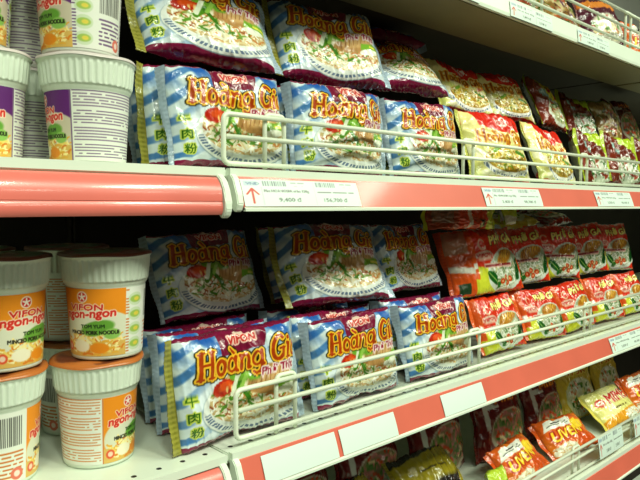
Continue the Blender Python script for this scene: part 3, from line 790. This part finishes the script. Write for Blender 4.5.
# ------------------------------------------------------------------ price tags
def tag_art(kindt, W=250, H=90):
    A = Art(W, H, 2.75, (.86, .93, .88))
    if kindt == 'blank': return A
    g = random.Random(5)
    def half(x, price, w):
        xx = x
        while xx < x + w * .45:
            b = g.uniform(.012, .03); A.sd(A.rect(xx, .76, xx + b, .95), (.45, .48, .5)); xx += b + g.uniform(.012, .03)
        A.dashes(x + w * .58, .84, x + w * .9, .95, 1, (.65, .68, .66), 4); A.dashes(x + w * .58, .74, x + w * .8, .80, 1, (.75, .76, .74), 6)
        A.text(price, x + w * (.12 if x > 1.2 else .26), .15, .17, [(.003, (.36, .38, .36))], 0, 0, .60 if len(price) > 7 else .50)
    A.line([(.40, .06), (.40, .72)], .006, (.70, .74, .70)); A.line([(1.60, .06), (1.60, .95)], .004, (.74, .78, .74))
    A.sd(A.rect(.05, .76, .33, .94), (.74, .80, .82)); A.text('VND', .10, .80, .09, [(.004, (.4, .5, .6))])
    ar = (.80, .26, .20)
    A.line([(.20, .12), (.20, .62)], .022, ar); A.line([(.08, .44), (.20, .66), (.32, .44)], .022, ar)
    half(.45, kindt[0], 1.1); half(1.66, kindt[1], 1.1)
    A.text(kindt[2], .45, .50, .12, [(.006, (.45, .46, .44))], 0, 0, 1.0); A.dashes(1.68, .50, 2.6, .60, 1, (.5, .52, .5), 11, .95)
    return A
def tag_mesh(A, w, h=.0335, nx=170, nz=60):
    uu, vv = np.meshgrid(np.linspace(0, 1, nx), np.linspace(0, 1, nz), indexing='ij')
    bow = -.0006 * np.sin(vv * PI) - .0006 * np.sin(uu * PI)
    F = np.stack([uu * w, bow, vv * h], -1); C = A.sample(uu, vv)
    # front and back faces joined round the rim: a sheet with real thickness
    B = F.copy(); B[..., 1] += .0004
    V = np.concatenate([F, B[:, ::-1]], 1); CC = np.concatenate([C, np.full_like(C, .88)], 1)
    return grid_mesh('price_tag', V, CC, wrap_v=True, smooth=False)
TILT = math.atan2(.0130, .0350)
def price_tag(me, x, zdeck, label, group):
    o = link('price_tag', me, M_PAPER); o.location = (x, YF - .0214, zdeck - .0425); o.rotation_euler = (-TILT, 0, 0)
    tag(o, label, 'price tag', group); return o
T1 = tag_mesh(tag_art(('9,400 đ', '156,700 đ', 'Pho HOANGGIA vi bo 120g')), .190)
T2 = tag_mesh(tag_art(('3,400 đ', '98,700 đ', 'Pho HOANGGIA vi ga 120g')), .190, nx=110)
T3 = tag_mesh(tag_art(('3,500 đ', '98,100 đ', 'Pho VIFON 65g')), .190, nx=110)
TB = [tag_mesh(tag_art('blank'), w, nx=20, nz=12) for w in (.122, .112, .116)]
gm, gl = 'printed price tags on the middle rail', 'white tags on the lower rail'
price_tag(T1, .414, Z_MID, 'white price tag with red arrow, large clear print, nearest the rail joint', gm)
price_tag(T2, .905, Z_MID, 'small printed price tag below the yellow packets in mid rail', gm)
price_tag(T3, 1.330, Z_MID, 'printed price tag near the right edge of the middle rail', gm)
price_tag(TB[0], .442, Z_LOW, 'blank white tag nearest the left end of the lower rail', gl)
price_tag(TB[1], .572, Z_LOW, 'blank white tag, middle of the three on lower red rail', gl)
price_tag(TB[2], .797, Z_LOW, 'blank white tag standing apart, between two long red stretches', gl)
price_tag(T3, 1.425, Z_LOW, 'printed price tag at the right edge of the lower rail', gl)
# hanging tags on the lowest fence and slips on the top shelf nose
def hang_tag(me, x, y, z, label, group, tilt=-8, s=1.0):
    o = link('price_tag', me, M_PAPER); o.location = (x, y, z); o.rotation_euler = (math.radians(tilt), 0, 0); o.scale = (s, 1, s)
    return tag(o, label, 'price tag', group)
HT = tag_mesh(tag_art(('3,000 đ', '2,900 đ', 'Mi an lien 65g')), .13, .048, nx=80, nz=40)
hang_tag(HT, 1.40, YF - .009, Z_BOT + .018, 'white price tag hanging on the lowest wire fence, left one', 'tags on the lowest fence')
hang_tag(HT, 1.60, YF - .009, Z_BOT + .018, 'white price tag hanging on the lowest wire fence, at right edge', 'tags on the lowest fence')
ST = tag_mesh(tag_art(('3,000 đ', '2,000 đ', 'Mi an lien 65g')), .15, .026, nx=80, nz=30)
hang_tag(ST, .74, YF - .0120, Z_TOP - .0320, 'paper slip in the top shelf nose, leftmost, near picture top', 'slips in the top shelf nose', -6)
hang_tag(ST, .985, YF - .0120, Z_TOP - .0320, 'paper slip in the top shelf nose, second from left', 'slips in the top shelf nose', -6)
hang_tag(ST, 1.24, YF - .0120, Z_TOP - .0320, 'paper slip in the top shelf nose nearest the right edge', 'slips in the top shelf nose', -6)

# ------------------------------------------------------------------ cups
gp, go = 'purple label noodle cups', 'orange label noodle cups'
zc = Z_MID + .0005; HC = .1174
cup(.275, .677, zc, 'p1', .306, 'p', 'purple banded noodle cup standing on the upper shelf beside packets', gp)
cup(.270, .681, zc + HC * .985, 'p2', .31, 'p', 'noodle cup on top of the purple banded one, cut by picture top', gp)
cup(.177, .715, zc, 'p1', .115, 'p', 'purple banded cup at the left edge of the upper shelf', gp)
cup(.168, .718, zc + HC * .985, 'p2', .10, 'p', 'cup at the top left corner, stacked at the picture edge', gp)
cup(.250, .792, zc, 'p2', .68, 'p', 'shaded noodle cup behind, between the two front purple cups', gp)
cup(.247, .795, zc + HC * .985, 'p2', .70, 'p', 'upper shaded noodle cup behind, in the top left gap', gp)
zl = Z_LOW + .0005
cup(.288, .696, zl, 'o2', .24, 'o', 'orange label cup on the lower deck, text panel facing out', go)
cup(.2985, .692, zl + HC * 1.025, 'o1', .22, 'd', 'orange label cup stacked on another, nearest the dark beef packet', go)
cup(.1855, .715, zl, 'o3', .05, 'o', 'orange label cup with barcode at the lower left corner', go)
cup(.1925, .713, zl + HC * 1.025, 'o1', .03, 'd', 'stacked orange label cup at the left edge, picture facing out', go)
cup(.305, .815, zl, 'o1', .62, 'o', 'shaded orange cup behind at the bottom, between the front stacks', go)
cup(.302, .818, zl + HC * 1.025, 'o1', .66, 'd', 'upper shaded cup behind, lid seen between the two front stacks', go)
cup(.195, .850, zl + HC * 1.025, 'o1', .62, 'd', 'upper shaded cup behind the left edge stack', go)

# ------------------------------------------------------------------ packets
zm = Z_MID + .0012; zl = Z_LOW + .0012; zb = Z_BOT + .0012; zt = Z_TOP + .0012
G1, G2, G3, G4 = 'beef pho packets on the middle shelf', 'beef pho packets on the lower shelf', 'yellow pho packets', 'red chicken pho packets'
G5, G6, G7 = 'brown shiny packets on the middle shelf', 'packets on the lowest shelf', 'packets on the topmost shelf'
# middle shelf, front row
pack('beef0', .437, .640, zm, 'blue beef noodle packet at left end of the middle shelf fence', G1, 7, 1, -.6, .95)
pack('beef1', .629, .640, zm, 'blue beef noodle packet second along behind the middle fence', G1, 7, -1, .6)
pack('beef2', .823, .640, zm, 'blue beef noodle packet third along, beside the yellow packets', G1, 8, -2, 0)
pack('yellow0', 1.052, .643, zm, 'yellow packet with red top, nearer one behind the middle fence', G3, 16, -3, 1)
pack('yellow1', 1.282, .645, zm, 'yellow packet with broad red top, farther one behind the fence', G3, 22, 4, 3)
pack('brown0', 1.463, .648, zm, 'brown packet with lime tip just past the yellow ones', G5, 14, 5, 0, .95)
pack('brown0', 1.626, .648, zm + .005, 'brown packet with lime tip near the right edge of the middle shelf', G5, 16, -4, 5, .95)
pack('brown0', 1.806, .650, zm + .008, 'brown packet cut by the right edge of the middle shelf', G5, 14, 3, -2, .95)
# middle shelf, second and third rows
for k, (x, kd, lb) in enumerate(((.437, 'beef3', 'blue beef packet peeking out behind the first middle shelf packet'), (.640, 'beef4', 'blue beef packet edge showing between first and second middle shelf packets'), (.84, 'beef0', 'blue beef packet sliver between second and third middle shelf packets'))):
    pack(kd, x, .694, zm, lb, G1, 6)
pack('beef2', .450, .752, zm, 'beef packet in shade, third row, nearest the purple cup', G1, 6)
# middle shelf, packets laid on top
pack('beef4', .436, .680, Z_MID + .130, 'large glossy beef packet leaning on top at the left, beside the cups', G1, 30, -15, 1, 1.02)
pack('beef3', .655, .684, Z_MID + .133, 'glossy beef packet leaning on top, near the picture top centre', G1, 24, -13, 0, 1.06)
pack('beef1', .853, .694, Z_MID + .144, 'crumpled beef packet lying back on the third one', G1, 44, -10)
pack('yellow1', 1.045, .712, Z_MID + .134, 'yellow packet with red corner lying behind the nearer yellow one', G3, 28, -6, 3, .86)
pack('yellow0', 1.215, .722, Z_MID + .134, 'yellow packet with red top leaning behind, below the top shelf', G3, 26, -8, 0, .86)
pack('brown1', 1.400, .715, Z_MID + .132, 'brown packet with lettering leaning on the upper layer', G5, 26, 4, 4, .9)
pack('brown0', 1.575, .735, Z_MID + .130, 'brown packet tilted sideways in the upper layer', G5, 24, -8, 8, .85)
pack('gold', 1.755, .725, Z_MID + .128, 'silvery crumpled packet in the upper layer at far right', G5, 20, 4, 0, .9)
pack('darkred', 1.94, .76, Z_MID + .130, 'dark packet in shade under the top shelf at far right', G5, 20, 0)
pack('beef2', .905, .872, Z_MID + .246, 'grey and maroon packet lying flat on the others under the top shelf', G1, 86, 172, 0, .86)

# lower shelf, front row
pack('beef3', .447, .636, zl, 'blue beef packet at left end of the lower shelf, gold seal', G2, 7, 0, -1, 1.06)
pack('beef0', .660, .640, zl, 'blue beef packet second along behind the lower fence', G2, 7, 2, -1)
pack('beef2', .868, .640, zl, 'blue beef packet third along the lower fence, next to red ones', G2, 10, -3, -1)
for k, x in enumerate((1.085, 1.250, 1.410, 1.570, 1.735)):
    pack('chicken%d' % (k % 3), x, .648, zl, ('red chicken packet in the lower front row, next to blue beef ones', 'red chicken packet in the lower front row, second from the blue', 'red chicken packet in the lower front row, third from the blue', 'red chicken packet in the lower front row, fourth from the blue', 'red chicken packet in the lower front row at right edge')[k], G4, 24, (-3, -6, -2, -5, -3)[k], (-1, 2, -2, 1, 0)[k], .80)
# lower shelf, rows behind
pack('beef1', .455, .697, zl, 'blue beef packet just behind the leftmost lower packet', G2, 7)
pack('beef2', .462, .752, zl, 'blue beef packet in shade beside the orange cups, third row', G2, 6)
pack('beef3', .665, .695, zl, 'blue beef packet showing between first and second lower packets, second row', G2, 6)
pack('beef0', .670, .750, zl, 'beef packet whose top shows in shade above the second lower packet', G2, 6)
pack('beef1', .872, .700, zl, 'blue beef packet showing between second and third lower packets, second row', G2, 6)
# lower shelf, upper layer
pack('beef2', .490, .762, Z_LOW + .126, 'beef packet in deep shade just right of the orange cups', G2, 18, 2, -1)
pack('beef3', .692, .790, Z_LOW + .128, 'dark beef packet with olive seal behind the tilted one', G2, 18, 8)
pack('beef4', .676, .690, Z_LOW + .130, 'tilted beef packet half in shade on the lower upper layer', G2, 27, -15, -2, 1.06)
pack('beef3', .882, .718, Z_LOW + .130, 'beef packet in the upper layer beside the red chicken packets', G2, 20, 4)
pack('chicken_side', 1.100, .692, Z_LOW + .108, 'large red chicken packet standing with orange side and clear title', G4, 14, -6, -2, .98)
for k, x in enumerate((1.285, 1.445, 1.605, 1.765)):
    pack('chicken%d' % ((k + 1) % 3), x, .724, Z_LOW + .108, ('red chicken packet in the upper row, second along', 'red chicken packet in the upper row, third along', 'red chicken packet in the upper row, fourth along', 'red chicken packet in the upper row at the right edge')[k], G4, 14, -13, (-3, 2, -4, 1)[k], .95)
pack('flat', 1.000, .694, Z_LOW + .2435, 'orange packet lying on its back above the large chicken one', G4, 4, -12, 0, .92)
pack('lime', 1.165, .690, Z_LOW + .250, 'lime yellow crumpled packet end under the middle price rail', G4, 14, 15, 0, .5)
pack('lime', 1.235, .735, Z_LOW + .252, 'smaller lime packet end right of the crumpled one', G4, 14, -10, 6, .5)
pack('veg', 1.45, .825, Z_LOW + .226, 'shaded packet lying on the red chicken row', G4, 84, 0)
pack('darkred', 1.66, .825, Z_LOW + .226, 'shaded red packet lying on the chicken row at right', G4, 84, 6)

# lowest shelf
pack('orange', 1.215, .650, zb, 'orange packet with white strip on the lowest shelf, nearest', G6, 50, 4, -4, .9)
pack('orange', 1.425, .652, zb, 'orange packet with red folded end, right of another orange one', G6, 52, -10, -3, .92)
pack('lemon', 1.705, .655, zb, 'pale yellow packet with red lettering on the lowest shelf', G6, 50, -5, -2, .95)
pack('orange', 1.915, .665, zb, 'orange packet at the right edge beyond the pale yellow one', G6, 40, 0)
pack('black', .745, .675, zb, 'black and olive packet lying low at bottom centre left', G6, 44, 6, 0, 1.05)
pack('black', .945, .675, zb, 'black and olive packet nearer the bottom centre', G6, 44, -4, 0, 1.05)
pack('lime', 1.075, .640, zb + .004, 'bright lime packet corner at the bottom edge', G6, 20, 8, 4, .62)
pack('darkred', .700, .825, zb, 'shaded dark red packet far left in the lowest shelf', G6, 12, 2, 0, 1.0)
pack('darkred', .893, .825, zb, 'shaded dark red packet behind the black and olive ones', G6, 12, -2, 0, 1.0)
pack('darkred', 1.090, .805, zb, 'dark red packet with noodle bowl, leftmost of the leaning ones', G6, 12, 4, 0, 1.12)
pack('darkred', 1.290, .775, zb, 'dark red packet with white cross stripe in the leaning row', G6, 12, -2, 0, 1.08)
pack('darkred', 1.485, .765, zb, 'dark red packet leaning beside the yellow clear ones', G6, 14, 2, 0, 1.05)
pack('veg', 1.675, .765, zb, 'clear yellow packet with green vegetables, nearer one', G6, 16, -3, 0, 1.02)
pack('veg', 1.865, .765, zb, 'clear yellow packet with green vegetables, farther one', G6, 16, 3, 0, 1.02)

# topmost shelf
for k, (kd, x, ln) in enumerate((('gold', 1.185, 24), ('gold', 1.375, 30), ('purple', 1.565, 20), ('orange', 1.768, 14))):
    pack(kd, x, .665, zt + .001, ('gold brown packet on the topmost shelf above the middle slip', 'crumpled gold packet on the topmost shelf behind the wires', 'dark purple packet on the topmost shelf', 'orange packet on the topmost shelf at the corner')[k], G7, ln, (-5, 6, -3, 4)[k], 0, 1.06)

# ------------------------------------------------------------------ light
def fixture(x, y, power):
    l = bpy.data.lights.new('ceiling_tube_light', 'AREA'); l.shape = 'RECTANGLE'; l.size = .28; l.size_y = .7; l.energy = power; l.color = (.92, 1.0, .80)
    o = bpy.data.objects.new('ceiling_tube_light', l); COL.objects.link(o); o.location = (x, y, 2.9); return o
for x in (-1.0, -.2, .6, 1.4, 2.2, 3.0):
    for y, e in ((-1.0, 44), (-2.9, 9)): fixture(x, y, e)
w = bpy.data.worlds.new('world'); sc.world = w; w.use_nodes = True
bg = w.node_tree.nodes['Background']; bg.inputs[0].default_value = (.75, .85, .70, 1); bg.inputs[1].default_value = .02

vs = sc.view_settings; vs.view_transform = 'Standard'; vs.look = 'None'; vs.gamma = 1.0; vs.use_curve_mapping = False
vs.exposure = -.7
